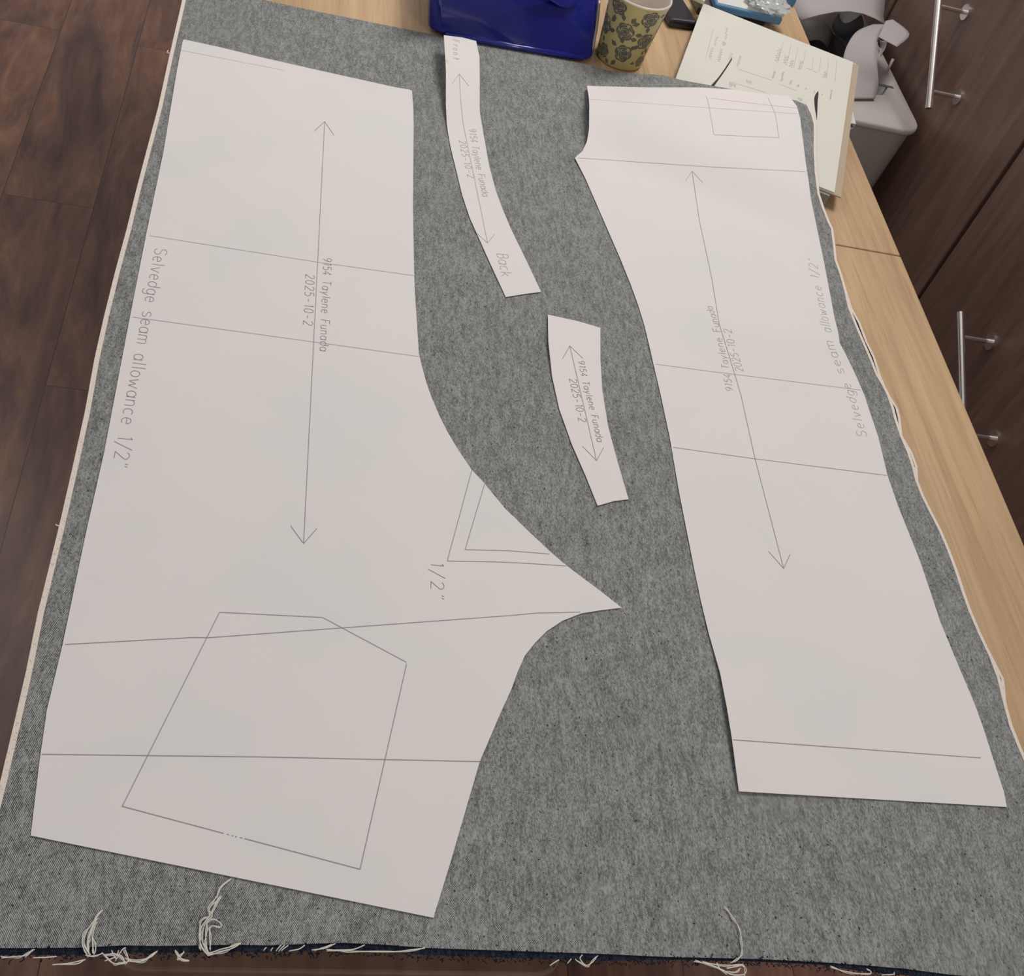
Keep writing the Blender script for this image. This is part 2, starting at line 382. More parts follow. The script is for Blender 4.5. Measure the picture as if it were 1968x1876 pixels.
# loose white threads
def z6(l): return [(x / 2.982, 1560 + y / 2.982) for x, y in l]
def z7(l): return [(640 + x / 2.982, 1560 + y / 2.982) for x, y in l]
def z8(l): return [(1280 + x / 2.86, 1500 + y / 2.86) for x, y in l]
threads = [
 [z6([(520, 828), (482, 770), (495, 700), (540, 630), (590, 566)]), z6([(515, 830), (500, 760), (520, 690), (550, 610), (588, 568)]), z6([(540, 825), (530, 760), (535, 700), (550, 640)]),
  z6([(500, 825), (472, 770), (480, 715), (510, 670)]), z6([(545, 815), (548, 770), (528, 730)]), z6([(500, 835), (555, 832), (590, 815)]), z6([(490, 826), (530, 838), (560, 830)]), z6([(505, 815), (510, 740), (535, 665), (556, 620)])],
 [z6([(1190, 828), (1148, 770), (1150, 680), (1200, 600), (1262, 488)]), z6([(1195, 826), (1160, 750), (1170, 660), (1215, 600), (1190, 560), (1240, 495)]), z6([(1240, 495), (1262, 440), (1325, 388)]), z6([(1242, 500), (1265, 445), (1320, 394)]),
  z6([(1190, 815), (1178, 730), (1185, 650), (1225, 625), (1268, 655), (1255, 672), (1212, 662), (1200, 700), (1205, 800)]), z6([(1190, 830), (1260, 812), (1330, 790), (1372, 764)]), z6([(1185, 825), (1250, 800), (1320, 782), (1370, 762)]),
  z6([(1150, 800), (1142, 730), (1150, 640), (1190, 610)]), z6([(1205, 605), (1230, 560), (1268, 490)]), z6([(1200, 610), (1200, 560), (1250, 510)])],
 [z6([(590, 820), (640, 870), (690, 880), (735, 860), (715, 790)]), z6([(600, 860), (660, 840), (680, 800)]), z6([(620, 830), (690, 830), (710, 870), (660, 880)]), z6([(600, 835), (650, 820), (700, 850), (720, 880)]), z6([(640, 800), (665, 850), (690, 810)]),
  z6([(720, 850), (790, 858), (850, 845), (895, 808)]), z6([(730, 860), (800, 866), (860, 842), (890, 815)]), z6([(660, 860), (700, 800), (720, 785)])],
 [z6([(10, 843), (80, 838), (140, 832), (190, 800)]), z6([(145, 838), (170, 820), (188, 795)]), z6([(190, 842), (260, 843), (325, 835)]), z6([(300, 882), (400, 876), (490, 852)]), z6([(340, 880), (440, 880), (480, 855)])],
 [z6([(1003, 805), (1030, 845), (1080, 862), (1040, 858), (1018, 840), (1055, 810)]), z6([(1015, 815), (1040, 850), (1082, 858)])],
 [z6([(1510, 800), (1525, 783)]), z6([(1550, 803), (1562, 785)]), z6([(1580, 803), (1612, 768)]), z6([(1595, 805), (1630, 770)]), z6([(1610, 803), (1650, 772)]), z6([(1655, 803), (1710, 795), (1745, 770)]), z6([(1785, 797), (1860, 790), (1920, 760)]),
  z6([(1800, 800), (1870, 780), (1900, 765)])],
 [z6([(1870, 801), (1968, 803)]) + z7([(150, 808), (340, 810), (440, 798), (525, 786)]), z7([(0, 798), (110, 797), (180, 768)])],
 [z7([(1240, 886), (1292, 853)]), z7([(1340, 873), (1362, 848)]), z7([(1425, 825), (1410, 850), (1440, 885)]), z7([(1390, 855), (1440, 888), (1480, 870), (1508, 834)]), z7([(1395, 860), (1425, 878), (1445, 884)])],
 [z8([(312, 700), (355, 745), (390, 810), (408, 880), (408, 950), (390, 990), (350, 1005)])],
 [z8([(150, 998), (230, 1015), (300, 1045), (350, 1072), (420, 1072), (432, 1040), (400, 1022), (330, 1035)]), z8([(170, 1000), (260, 1030), (330, 1070)]), z8([(200, 1005), (290, 1020), (360, 1022), (415, 1020)]), z8([(280, 1010), (300, 1050), (380, 1060), (400, 1040)])],
 [z8([(900, 1030), (960, 1050), (1050, 1068), (1110, 1070), (1118, 1055), (1100, 1043)]), z8([(1180, 1073), (1240, 1072), (1248, 1058)])],
]
for grp in threads:
    bm = bmesh.new()
    for l in grp:
        pts = [on(x, y, h_cloth) + Vector((0, 0, .0012)) for x, y in l]
        pts = smooth_path(pts, 6)
        if len(l) > 3:
            tw = [p + Vector((.0009 * math.sin(k * .55 + len(l)), .0007 * math.cos(k * .4), .0004)) for k, p in enumerate(pts)]
            tube(bm, tw, .00032, 5)
        for k, p in enumerate(pts): p.z += .0012 * math.sin(math.pi * k / max(1, len(pts) - 1))
        tube(bm, pts, .00038, 5)
    tag(from_bm('loose_thread', bm, M_thread, denim_o, True), 'loose off-white cotton threads')

# ------------------------------------------------------------------ plotter lettering (single stroke)
def arc(cx, cy, rx, ry, a0, a1, n=10): return [(cx + rx * math.cos(math.radians(a0 + (a1 - a0) * i / n)), cy + ry * math.sin(math.radians(a0 + (a1 - a0) * i / n))) for i in range(n + 1)]
oo = arc(.25, .33, .23, .33, 0, 360, 14)
GL = {
 'S': [arc(.28, .76, .25, .24, 20, 270, 10) + arc(.28, .26, .27, .26, 90, -160, 10)[1:]],
 'e': [[(.03, .36), (.47, .36)] + arc(.25, .36, .22, .30, 0, 180, 8)[1:] + arc(.27, .33, .24, .33, 180, 310, 6)],
 'l': [[(.22, 0), (.22, 1)]], 'v': [[(.02, .66), (.25, 0), (.48, .66)]],
 'd': [oo, [(.48, .30), (.48, 1)]], 'a': [oo, [(.48, .66), (.48, 0)]],
 'g': [oo, [(.48, .66), (.48, -.12)] + arc(.25, -.12, .23, .2, 0, -160, 7)],
 's': [arc(.25, .50, .20, .16, 30, 270, 8) + arc(.25, .17, .22, .17, 90, -150, 8)[1:]],
 'm': [[(.02, 0), (.02, .66)], [(.02, .50)] + arc(.14, .54, .12, .12, 150, 0, 5) + [(.26, 0)], [(.26, .5)] + arc(.38, .54, .12, .12, 150, 0, 5) + [(.50, 0)]],
 'o': [oo], 'w': [[(.0, .66), (.13, 0), (.25, .5), (.37, 0), (.5, .66)]],
 'n': [[(.05, 0), (.05, .66)], [(.05, .45)] + arc(.25, .46, .20, .20, 160, 0, 7) + [(.45, 0)]],
 'c': [arc(.27, .33, .24, .33, 50, 310, 12)], 'k': [[(.05, 0), (.05, 1)], [(.42, .62), (.05, .25)], [(.18, .37), (.45, 0)]],
 '1': [[(.12, .85), (.25, 1), (.25, 0)]], '/': [[(.0, -.2), (.5, 1.1)]],
 '2': [arc(.25, .74, .23, .26, 160, -20, 9) + [(.02, 0), (.5, 0)]],
 '"': [[(.15, 1.0), (.17, .92), (.12, .82)], [(.32, 1.0), (.34, .92), (.29, .82)]],
 '9': [arc(.25, .72, .22, .28, 0, 360, 12), [(.47, .72), (.44, .3), (.2, 0)]],
 '5': [[(.44, 1), (.1, 1), (.06, .58)] + arc(.24, .32, .24, .32, 125, -140, 9)],
 '4': [[(.36, 0), (.36, .5)], [(.36, .75), (.36, 1.0), (.04, .28), (.5, .28)]],
 'T': [[(0, 1), (.5, 1)], [(.25, 1), (.25, 0)]], 'y': [[(.03, .66), (.26, .02)], [(.48, .66), (.15, -.3)]],
 'F': [[(.05, 0), (.05, 1), (.48, 1)], [(.05, .52), (.38, .52)]],
 'u': [[(.05, .66), (.05, .2)] + arc(.25, .2, .2, .2, 180, 350, 6), [(.45, .66), (.45, 0)]],
 '0': [arc(.25, .5, .23, .5, 0, 360, 14)], '-': [[(.08, .42), (.42, .42)]],
 'B': [[(.05, 0), (.05, 1), (.28, 1)] + arc(.28, .77, .18, .23, 90, -90, 6) + [(.05, .54)], [(.28, .54)] + arc(.28, .27, .22, .27, 90, -90, 6) + [(.05, 0)]],
 'r': [[(.1, 0), (.1, .66)], [(.1, .4)] + arc(.3, .42, .2, .24, 170, 60, 4)], 't': [[(.22, 1), (.22, .08), (.36, 0)], [(.06, .66), (.42, .66)]], ' ': [],
}
def text_strokes(s, base_px, top_px, h):
    """baseline polyline (pixels on the sheet), cap height taken from top_px"""
    P = [on(x, y, h) for x, y in base_px]
    seg = [(P[i + 1] - P[i]).to_2d().length for i in range(len(P) - 1)]; L = sum(seg)
    d0 = (P[1] - P[0]).to_2d().normalized(); tp = on(*top_px, h)
    cap = abs((tp - P[0]).to_2d().dot(Vector((-d0.y, d0.x))))
    wt = {'l': .5, '1': .75, 'm': 1.4, 'w': 1.35, ' ': .95, '"': .6, 'r': .8, 't': .75, 'S': 1.1, 'T': 1.05}
    adv = L / sum(wt.get(c_, 1) for c_ in s); out = []; run = 0
    def pos(u, v):
        uu = max(0, u); i = 0
        while i < len(seg) - 1 and uu > seg[i]: uu -= seg[i]; i += 1
        d = (P[i + 1] - P[i]).to_2d().normalized(); q = P[i].to_2d() + d * uu + Vector((-d.y, d.x)) * v
        return q
    for k, ch in enumerate(s):
        wd = min(adv * .76, cap * .66) / .5; q_ = wt.get(ch, 1)
        gw = wd * (1.4 if ch in 'mw' else 1); ox = -.12 if ch == 'l' else 0
        for st in GL[ch]: out.append([pos(run + (x + ox) * gw, y * cap) for x, y in st])
        run += adv * q_
    return out
def pen(bm, path, width, h, dz, mat):
    """thin drawn line: flat quads per segment following the sheet"""
    pts = [Vector(p[:2]) for p in path]; fine = []
    for i in range(1, len(pts) - 1):              # break the line at sharp corners
        a_, b_ = pts[i] - pts[i - 1], pts[i + 1] - pts[i]
        if a_.length > 1e-7 and b_.length > 1e-7 and a_.angle(b_) > .9:
            pen(bm, pts[:i + 1], width, h, dz, mat); pen(bm, pts[i:], width, h, dz, mat); return
    for a, b in zip(pts, pts[1:]):
        k = max(1, int((b - a).length / .008)); fine += [a.lerp(b, j / k) for j in range(k)]
    fine.append(pts[-1]); prev = None
    for i, p in enumerate(fine):
        d = fine[min(i + 1, len(fine) - 1)] - fine[max(i - 1, 0)]
        if d.length < 1e-9: continue
        d.normalize(); nn = Vector((-d.y, d.x)) * width / 2; z = h(p.x, p.y) + dz
        cur = (bm.verts.new((p.x + nn.x, p.y + nn.y, z)), bm.verts.new((p.x - nn.x, p.y - nn.y, z)))
        if prev:
            f = bm.faces.new((prev[0], prev[1], cur[1], cur[0])); f.material_index = mat
            f.normal_update()
            if f.normal.z < 0: f.normal_flip()
        prev = cur
LW = .00050
def pattern(name, outline, lines, texts, h, label, step=.009):
    out = dense(outline + outline[:1], h, 22)[:-1]
    def extra(bm):
        for l, m_, wd in lines: pen(bm, dense(l, h, 14), wd, h, .00032, m_)
        for s, base, top, m_ in texts:
            for st in text_strokes(s, base, top, h): pen(bm, st, LW * 1.05, h, .00032, m_)
    o = sheet(out, h, step, name, [M_paper, M_ink, M_pencil], None, .00018, extra)
    return tag(o, label, 'sewing pattern', 'white paper trouser pattern pieces on the denim')

# --- back leg (left)
def h_pl(x, y): return h_cloth(x, y) + .0011 + .006 * sm((y - 1.24) / .06) * sm((x - .02) / .15)
PX = [(353, 75.6), (351, 79), (340.5, 132), (314, 292), (281, 450), (248, 618), (200, 870), (165, 1025), (120, 1240), (90, 1365), (75, 1470), (59, 1606), (833, 1764), (865, 1660), (922, 1464), (960, 1375), (984, 1322),
      (995, 1291), (1009, 1260), (1028, 1236), (1051, 1213), (1081.5, 1193), (1117, 1179), (1154, 1173), (1195, 1168), (1154, 1136), (1090, 1088), (1064, 1066), (1021, 1026), (984, 990), (972, 979), (930, 928), (906, 902), (882, 867),
      (860, 830), (844, 798), (830, 765), (819, 734), (810, 700), (805, 680), (800, 600), (797, 560), (795.5, 500), (793.5, 400), (795, 250), (794.5, 210), (792, 175), (787, 172), (761, 168), (599, 132), (502, 110), (420, 90)]
I, P_ = 1, 2
lines = [([(624, 234), (583.5, 1045)], I, LW), ([(604.5, 251.7), (624, 234), (642, 260.6)], I, LW), ([(558.5, 1011), (583.5, 1045), (609, 1016)], I, LW),
         ([(287, 453), (610, 504), (796, 530)], P_, LW), ([(255, 609.6), (600, 657), (805, 685.5)], P_, LW), ([(349, 97), (545, 135)], P_, LW * .7),
         ([(907, 903), (859.5, 1078.6), (943.6, 1079.7), (1013.8, 1083), (1088, 1088)], I, LW), ([(931, 931), (893.8, 1056.6), (978.7, 1058.7), (1056, 1065)], I, LW),
         ([(125, 1239), (370, 1225.5), (400, 1226), (984, 1183), (1032, 1178.5), (1115, 1176.5)], I, LW), ([(80, 1450), (500, 1455), (922, 1464)], I, LW),
         ([(422, 1177), (620, 1187), (781, 1273)], I, LW), ([(781.5, 1276), (692, 1671), (470, 1612)], I, LW), ([(430, 1602), (235, 1550), (422, 1177)], I, LW),
         ([(436, 1603.5), (440, 1604.5)], I, LW), ([(445, 1606), (448, 1607)], I, LW), ([(452, 1608), (455, 1608.6)], I, LW), ([(461, 1610), (466, 1611)], I, LW)]
texts = [('Selvedge seam allowance 1/2"', [(298, 477), (216, 897)], (322, 481), I), ('9154 Taylene Funada', [(621.6, 495), (614.5, 677)], (637.5, 497), I),
         ('2025-10-2', [(587.6, 527), (582.7, 628)], (605, 529), I), ('1/2"', [(828, 1078.6), (828, 1153)], (853, 1078.6), I)]
pattern('paper_pattern', PX, lines, texts, h_pl, 'large white trouser back leg pattern with drawn pocket outline, at left on the denim')

# --- front leg (right)
L1 = on(1382, 622, h_cloth).to_2d(); L2 = on(1613, 659, h_cloth).to_2d()
K0 = on(1120, 225, h_cloth).to_2d(); K1 = on(1400, 1390, h_cloth).to_2d()
def segd(p, a, b):
    t_ = max(0, min(1, (p - a).dot(b - a) / (b - a).length_squared)); return (p - a - (b - a) * t_).length
def h_pr(x, y):
    p = Vector((x, y)); z = h_cloth(x, y) + .0012
    z += .005 * math.exp(-(segd(p, L1, L2) / .035) ** 2)
    z += .0045 * math.exp(-((p - K1).length / .055) ** 2)
    z += .014 * math.exp(-((p - K0).length / .065) ** 2)
    return z
PR = [(1128, 165), (1131, 183), (1132.5, 215), (1132, 249), (1128, 272), (1119.7, 290), (1109.7, 298.6), (1105, 303.6), (1126, 345), (1156, 414), (1192, 497), (1212, 546.5), (1226, 585), (1238.6, 626), (1248, 665), (1256, 700), (1270, 760), (1287, 840),
      (1305, 945), (1333.7, 1091), (1347, 1155), (1362, 1217), (1384, 1293.6), (1397, 1360), (1406.6, 1419), (1420, 1521), (1935, 1551), (1929, 1520), (1917, 1484), (1888.5, 1395), (1872, 1350), (1848, 1293.6), (1807.5, 1196), (1785, 1128), (1767, 1075),
      (1726.5, 973.7), (1706, 914.5), (1688, 840), (1674, 798), (1661.6, 760), (1642, 715), (1626, 682), (1613.7, 659), (1605, 616), (1585.6, 513), (1559, 384.5), (1547.6, 305), (1537.7, 226), (1531, 203), (1523, 193), (1513, 184), (1470, 181), (1410.5, 172), (1344, 168), (1245, 168)]
lines = [([(1330, 329), (1344, 424), (1367.5, 533), (1382, 622.5), (1403, 690), (1424, 760), (1451, 882), (1506, 1093)], I, LW), ([(1317, 348), (1330, 329), (1351, 351.5)], P_, LW), ([(1477, 1060), (1506, 1093), (1518, 1066)], I, LW),
         ([(1110, 303.6), (1364, 320.8), (1548, 330)], P_, LW), ([(1260, 700), (1350, 712), (1655, 750)], P_, LW), ([(1293, 860), (1451, 882), (1704, 914)], I, LW), ([(1408.6, 1422), (1884.5, 1457)], I, LW * 1.1),
         ([(1133, 191), (1371, 208), (1535, 219)], P_, LW * .7), ([(1357, 185), (1361, 196), (1372, 259), (1497, 265), (1490, 219), (1476, 188)], P_, LW), ([(1366, 189), (1483, 203), (1531, 208)], P_, LW * .8)]
texts = [('Selvedge seam allowance 1/2"', [(1667, 840), (1640, 752), (1601, 659), (1582, 570), (1569, 498)], (1646, 833), P_),
         ('9154 Taylene Funada', [(1409.7, 753), (1399.6, 698), (1385, 640), (1368, 588)], (1395.5, 751), P_), ('2025-10-2', [(1429, 714.5), (1416, 672), (1404, 631)], (1413, 711), P_)]
pattern('paper_pattern', PR, lines, texts, h_pr, 'white trouser front leg pattern at right whose far end drapes over the cream order pad')

# --- short curved piece
def h_py(x, y): return h_cloth(x, y) + .0014 + .003 * math.exp(-((x - Y0.x) ** 2 + (y - Y0.y) ** 2) / .04 ** 2)
Y0 = on(1054, 660, h_cloth)
PY_ = [(1053, 604.6), (1054, 658), (1061, 723), (1074.8, 786), (1099.4, 855), (1126, 915.8), (1148.6, 972), (1180, 963), (1208, 959.5), (1186.7, 886.7), (1168.8, 819.5), (1157.6, 750), (1154, 692), (1153.8, 630), (1110, 617)]
lines = [([(1095, 665), (1146.4, 885.6)], I, LW), ([(1081, 689.7), (1095, 665), (1120, 689)], I, LW), ([(1118.9, 857.6), (1146.4, 885.6), (1160.3, 859.8)], I, LW)]
texts = [('9154 Taylene Funada', [(1110.6, 693), (1120, 738), (1133, 785), (1148, 851)], (1122.5, 692), I), ('2025-10-2', [(1093.8, 728), (1113, 812.5)], (1107.5, 727), I)]
pattern('paper_pattern', PY_, lines, texts, h_py, 'short curved white yoke pattern lying alone between the two trouser legs')

# --- waistband strip
YE = on(885, 70, h_cloth).y; YB = on(890, 270, h_cloth).y
def h_ps(x, y):
    t_ = sm(1.5 * (y - YB) / (YE - YB)); return h_cloth(x, y) + .0014 + .021 * t_
PS = [(853, 67.6), (855, 100), (857, 138), (857, 200), (859, 240.5), (866, 283), (877, 328), (888, 374), (903, 419), (941, 504), (972, 571), (1008, 565), (1040, 561), (1017.5, 513), (982, 439.7), (966, 402), (953, 366.4), (940, 318), (932.5, 275.6), (922, 214), (922, 160), (921.4, 108.6), (915, 78.7), (888.6, 72)]
lines = [([(882.7, 142.3), (885, 190), (890, 237.5), (907.6, 322.5), (937, 467.5)], P_, LW), ([(869, 161), (882.7, 142.3), (901, 165.7)], P_, LW), ([(916.4, 448.5), (937, 467.5), (950.7, 450)], P_, LW)]
texts = [('Front', [(870.5, 76), (871, 117)], (882, 76), P_), ('9154 Taylene Funada', [(901, 247), (912, 310), (928, 379)], (914, 246), P_), ('2025-10-2', [(882, 270), (889, 305), (900, 344)], (894.5, 270), P_), ('Back', [(954.5, 487), (965, 534)], (976, 489.5), P_)]
pattern('paper_pattern', PS, lines, texts, h_ps, 'long narrow curved waistband pattern marked Back, its far end against the blue case')

# ------------------------------------------------------------------ order pad and what lies under it
pad = tag(empty('order_pad', (PA.x, PA.y, TZ)), 'cream order pad with handwritten notes on a kraft board, under the denim corner', 'notepad')
bm = bmesh.new(); hexa(bm, [pad_xy(0, -.0, PZ - .004), pad_xy(PL, 0, PZ - .004), pad_xy(PL, PWID, PZ - .004), pad_xy(0, PWID, PZ - .004)], [pad_xy(0, 0, PZ - .0022), pad_xy(PL, 0, PZ - .0022), pad_xy(PL, PWID, PZ - .0022), pad_xy(0, PWID, PZ - .0022)])
# board reaches past the sheets on the right
for v in bm.verts:
    if (v.co - PA).dot(PV) < .001: v.co -= PV * .010
from_bm('backing_board', bm, M_board, pad)
bm = bmesh.new(); hexa(bm, [pad_xy(.002, 0, PZ - .0021), pad_xy(PL, 0, PZ - .0021), pad_xy(PL, PWID, PZ - .0021), pad_xy(.002, PWID, PZ - .0021)], [pad_xy(.002, 0, PZ - .0004), pad_xy(PL, 0, PZ - .0004), pad_xy(PL, PWID, PZ - .0004), pad_xy(.002, PWID, PZ - .0004)])
top = from_bm('sheets', bm, M_cream, pad)
hpad = lambda x, y: PZ - .0003
def zA(l): return [(1240 + x / 4.278, y / 4.278) for x, y in l]
# ruled lines and faint handwriting
bm = bmesh.new()
for l in ([(1135, 345), (1095, 500)], [(1200, 365), (1160, 540)], [(1257, 390), (1220, 560)], [(1322, 405), (1290, 560)], [(1383, 465), (1370, 570)], [(1447, 465), (1430, 590)], [(1508, 480), (1490, 650)], [(1577, 495), (1560, 670)],
          [(560, 235), (500, 475)], [(770, 570), (1040, 660)], [(760, 690), (990, 760)], [(1100, 690), (1240, 745)]):
    pen(bm, [on(x, y, hpad) for x, y in zA(l)], .0005, hpad, .0001, 0)
def scribble(x0, y0, x1, y1, wd, n):
    p = []
    for i in range(n * 2):
        t_ = i / (n * 2 - 1); cx = x0 + (x1 - x0) * t_; cy = y0 + (y1 - y0) * t_
        dx, dy = (y1 - y0), -(x1 - x0); L = math.hypot(dx, dy); s_ = (1 if i % 2 else -1) * wd * random.uniform(.25, .55)
        p.append((cx + dx / L * s_ + random.uniform(-2, 2), cy + dy / L * s_ + random.uniform(-2, 2)))
    pen(bm, [on(x, y, hpad) for x, y in zA(p)], .0005, hpad, .0001, 0)
for a in ((590, 295, 570, 375, 24, 4), (555, 390, 530, 480, 28, 5), (672, 225, 660, 330, 20, 5), (645, 340, 650, 375, 40, 3), (628, 400, 605, 505, 28, 6), (712, 435, 690, 490, 28, 3), (785, 455, 755, 550, 26, 6), (1110, 400, 1075, 510, 34, 6),
          (1165, 460, 1145, 525, 40, 4), (1215, 490, 1195, 555, 34, 4), (1285, 500, 1265, 575, 34, 5), (1325, 560, 1370, 575, 14, 2), (1380, 585, 1410, 595, 10, 2), (1480, 585, 1480, 640, 34, 4), (1065, 585, 1050, 645, 26, 6), (1135, 590, 1120, 670, 26, 7),
          (1205, 660, 1185, 695, 22, 4), (1270, 700, 1250, 712, 18, 3), (1330, 728, 1315, 735, 14, 2), (1395, 745, 1385, 760, 16, 2), (1460, 770, 1455, 785, 14, 2), (1535, 735, 1520, 820, 20, 8), (830, 665, 875, 680, 24, 4), (1255, 805, 1290, 825, 26, 4), (690, 690, 750, 700, 40, 5)):
    scribble(*a)
tag(from_bm('handwriting', bm, M_note, top), 'faint pen notes and ruled lines')
# two dark slits in the sheets
for l in ([(715, 470), (712, 492), (680, 545), (640, 605), (568, 706), (540, 704), (600, 640), (650, 570)], [(1421, 748), (1424, 775), (1418, 830), (1415, 900), (1412, 990), (1404, 940), (1396, 900), (1391, 850), (1390, 805), (1400, 775)]):
    bm = bmesh.new(); q = [on(x, y, hpad) for x, y in zA(l)]
    hexa(bm, [p - Vector((0, 0, .0004)) for p in q], [p + Vector((0, 0, .0003)) for p in q])
    tag(from_bm('cut_slit', bm, M_dark, top), 'narrow dark pointed slit cut in the cream sheet')
# grey box under the pad
bm = bmesh.new(); z0, z1 = TZ + .0002, PZ - .0042
q = [pad_xy(-.004, .004, 0), pad_xy(PL * .55, .012, 0), pad_xy(PL * .55, .14, 0), pad_xy(-.004, .14, 0)]
hexa(bm, [Vector((p.x, p.y, z0)) for p in q], [Vector((p.x, p.y, z1)) for p in q])
tag(bevel(from_bm('storage_box', bm, M_greybox), .001), 'flat grey-green box under the order pad, corner showing beside the selvedge', 'box')
# folded white slips sticking out
for pts, lab in (([(1640, 121), (1645, 123), (1646, 135), (1645, 146), (1641, 150), (1638, 155), (1634, 150), (1634, 122)], 'torn white paper slip poking out beside the top right corner of the order pad'),
                 ([(1634, 200), (1639, 215), (1645, 238), (1633, 236), (1624, 230), (1624, 200)], 'white paper slip poking out halfway down the right edge of the order pad'),
                 ([(1630, 238), (1642, 241), (1641, 246), (1630, 250), (1622, 246), (1624, 238)], 'small folded silver-grey slip under the white slip at the pad edge')):
    zz = PZ - .012 if 'silver' not in lab else PZ - .018
    bm = bmesh.new(); q = [at(x, y, zz) for x, y in pts]; hexa(bm, [p - Vector((0, 0, .0012)) for p in q], q)
    tag(from_bm('paper_slip', bm, M_white if 'silver' not in lab else M_greybox), lab, 'paper', 'paper slips under the order pad')

# ------------------------------------------------------------------ blue case
bc = tag(empty('plastic_case', at(980, 90, TZ)), 'glossy navy blue plastic case at the far edge of the denim', 'case')
bm = bmesh.new()
b0 = [at(822, 56, TZ + .005), at(838, 66, TZ + .005), at(1128, 119, TZ + .005), at(1141, 112, TZ + .005)]
zt = TZ + .075
t0 = [at(822, -35, zt), at(842, -30, zt), at(1140, 20 - 50, zt), at(1156, -34, zt)]
back = Vector((.01, .16, 0))
lo = b0 + [b0[3] + back, b0[0] + back]; hi = t0 + [t0[3] + back * .75, t0[0] + back * .75]
hexa(bm, lo, hi)
# rounded left cheek
o = from_bm('body', bm, M_blue, bc); bevel(o, .009, 5)
for p in o.data.polygons: p.use_smooth = True
# moulded boss on the sloping front
fr = lambda u, v: (b0[1].lerp(b0[2], u)).lerp(t0[1].lerp(t0[2], u), v)
nrm = (fr(1, 0) - fr(0, 0)).cross(fr(0, 1) - fr(0, 0)).normalized()
bm = bmesh.new(); q = [fr(.60, 1.0), fr(.66, .86), fr(.78, .72), fr(.86, .70), (fr(.90, .80)), fr(.93, 1.0)]
hexa(bm, [p - nrm * .004 for p in q], [p + nrm * .007 for p in q])
o = from_bm('moulded_latch', bm, M_blue, bc); bevel(o, .004, 4)
for p in o.data.polygons: p.use_smooth = True
bm = bmesh.new(); e0 = at(1134, 112, TZ + .004); e1 = at(1152, 0, TZ + .062)
tube(bm, smooth_path([e0, e0.lerp(e1, .5) + Vector((.002, 0, 0)), e1], 4), .0022, 8); tag(from_bm('edge_trim', bm, M_bluetrim, bc, True), 'dull metal edge trim')
bm = bmesh.new(); tube(bm, [fr(.06, .04), fr(.5, .03), fr(.97, .04)], .0042, 12); from_bm('rim', bm, M_blue, bc, True)

# ------------------------------------------------------------------ mug
mb = at(1189, 112, TZ + .0005); MH = .098
mug = tag(empty('coffee_mug', mb), 'mustard yellow mug printed with dark grey roses beside the blue case', 'mug')
prof = [(0, .0315), (.003, .0335), (.02, .0345), (.045, .0365), (.07, .0390), (.088, .0415), (.094, .0430), (MH, .0438)]
def rad(z):
    for (a, ra), (b, rb) in zip(prof, prof[1:]):
        if z <= b: return ra + (rb - ra) * (z - a) / (b - a)
    return prof[-1][1]
def lathe(bm, pr, n=56, mat=0):
    rings = [[bm.verts.new((mb.x + r * math.cos(2 * math.pi * k / n), mb.y + r * math.sin(2 * math.pi * k / n), mb.z + z)) for k in range(n)] for z, r in pr]
    for a, b in zip(rings, rings[1:]):
        for k in range(n): bm.faces.new((a[k], a[(k + 1) % n], b[(k + 1) % n], b[k])).material_index = mat
    return rings
bm = bmesh.new(); rg = lathe(bm, prof[:-1] + [(MH - .001, .0437)]); bm.faces.new(rg[0][::-1])
# roses printed on the wall of the mug
def wrap(th, z, off): z = min(max(z, .001), MH - .0035); r = rad(z) + off; return Vector((mb.x + r * math.cos(th), mb.y + r * math.sin(th), mb.z + z))
def blob(th, z, pts, off, m_):
    bm.faces.new([bm.verts.new(wrap(th + x / .037, z + y, off)) for x, y in pts]).material_index = m_
def petal(th, z, ang, r0, ln, wd, off, m_):
    ca, sa = math.cos(ang), math.sin(ang); P = []
    for i in range(12):
        t_ = i / 12 * 2 * math.pi; u = r0 + ln * .5 * (1 - math.cos(t_)); v = wd * math.sin(t_) * (.6 + .4 * math.sin(t_ / 2))
        P.append((u * ca - v * sa, u * sa + v * ca))
    blob(th, z, P, off, m_)
def leaf(th, z, ang, r0, ln, wd, off, m_):
    ca, sa = math.cos(ang), math.sin(ang); P = [(0, 0), (.3, .8), (.55, 1), (.75, .5), (1, 0), (.7, -.5), (.5, -.9), (.25, -.6)]
    blob(th, z, [((r0 + ln * a) * ca - wd * b * sa, (r0 + ln * a) * sa + wd * b * ca) for a, b in P], off, m_)
def rose(th, z, s=1.0, rot=0):
    s *= 1.2
    for k in range(6): petal(th, z, rot + k * 1.047, 0, .0095 * s, .0048 * s, .0002 + k * .00001, 1)
    for a_ in (1.75, 1.05, 3.3, -.2): leaf(th, z, rot + a_, .0105 * s, .0080 * s, .0026 * s, .00018, 1)
    for r_, a0, a1 in ((.0024, 0, 5.2), (.0046, 1, 4.2), (.0046, 4.7, 7), (.0068, .2, 2.1), (.0068, 2.6, 4.3), (.0066, 4.8, 6)):
        P = []
        for i in range(9):
            a = rot + a0 + (a1 - a0) * i / 8; P.append((a, r_ * s))
        for (a, r1), (b, r2) in zip(P, P[1:]):
            q = [(r1 * math.cos(a), r1 * math.sin(a)), (r2 * math.cos(b), r2 * math.sin(b)), ((r2 + .0006) * math.cos(b), (r2 + .0006) * math.sin(b)), ((r1 + .0006) * math.cos(a), (r1 + .0006) * math.sin(a))]
            blob(th, z, q, .00035, 2)
th0 = math.atan2(-mb.y, -mb.x)                     # side facing the camera
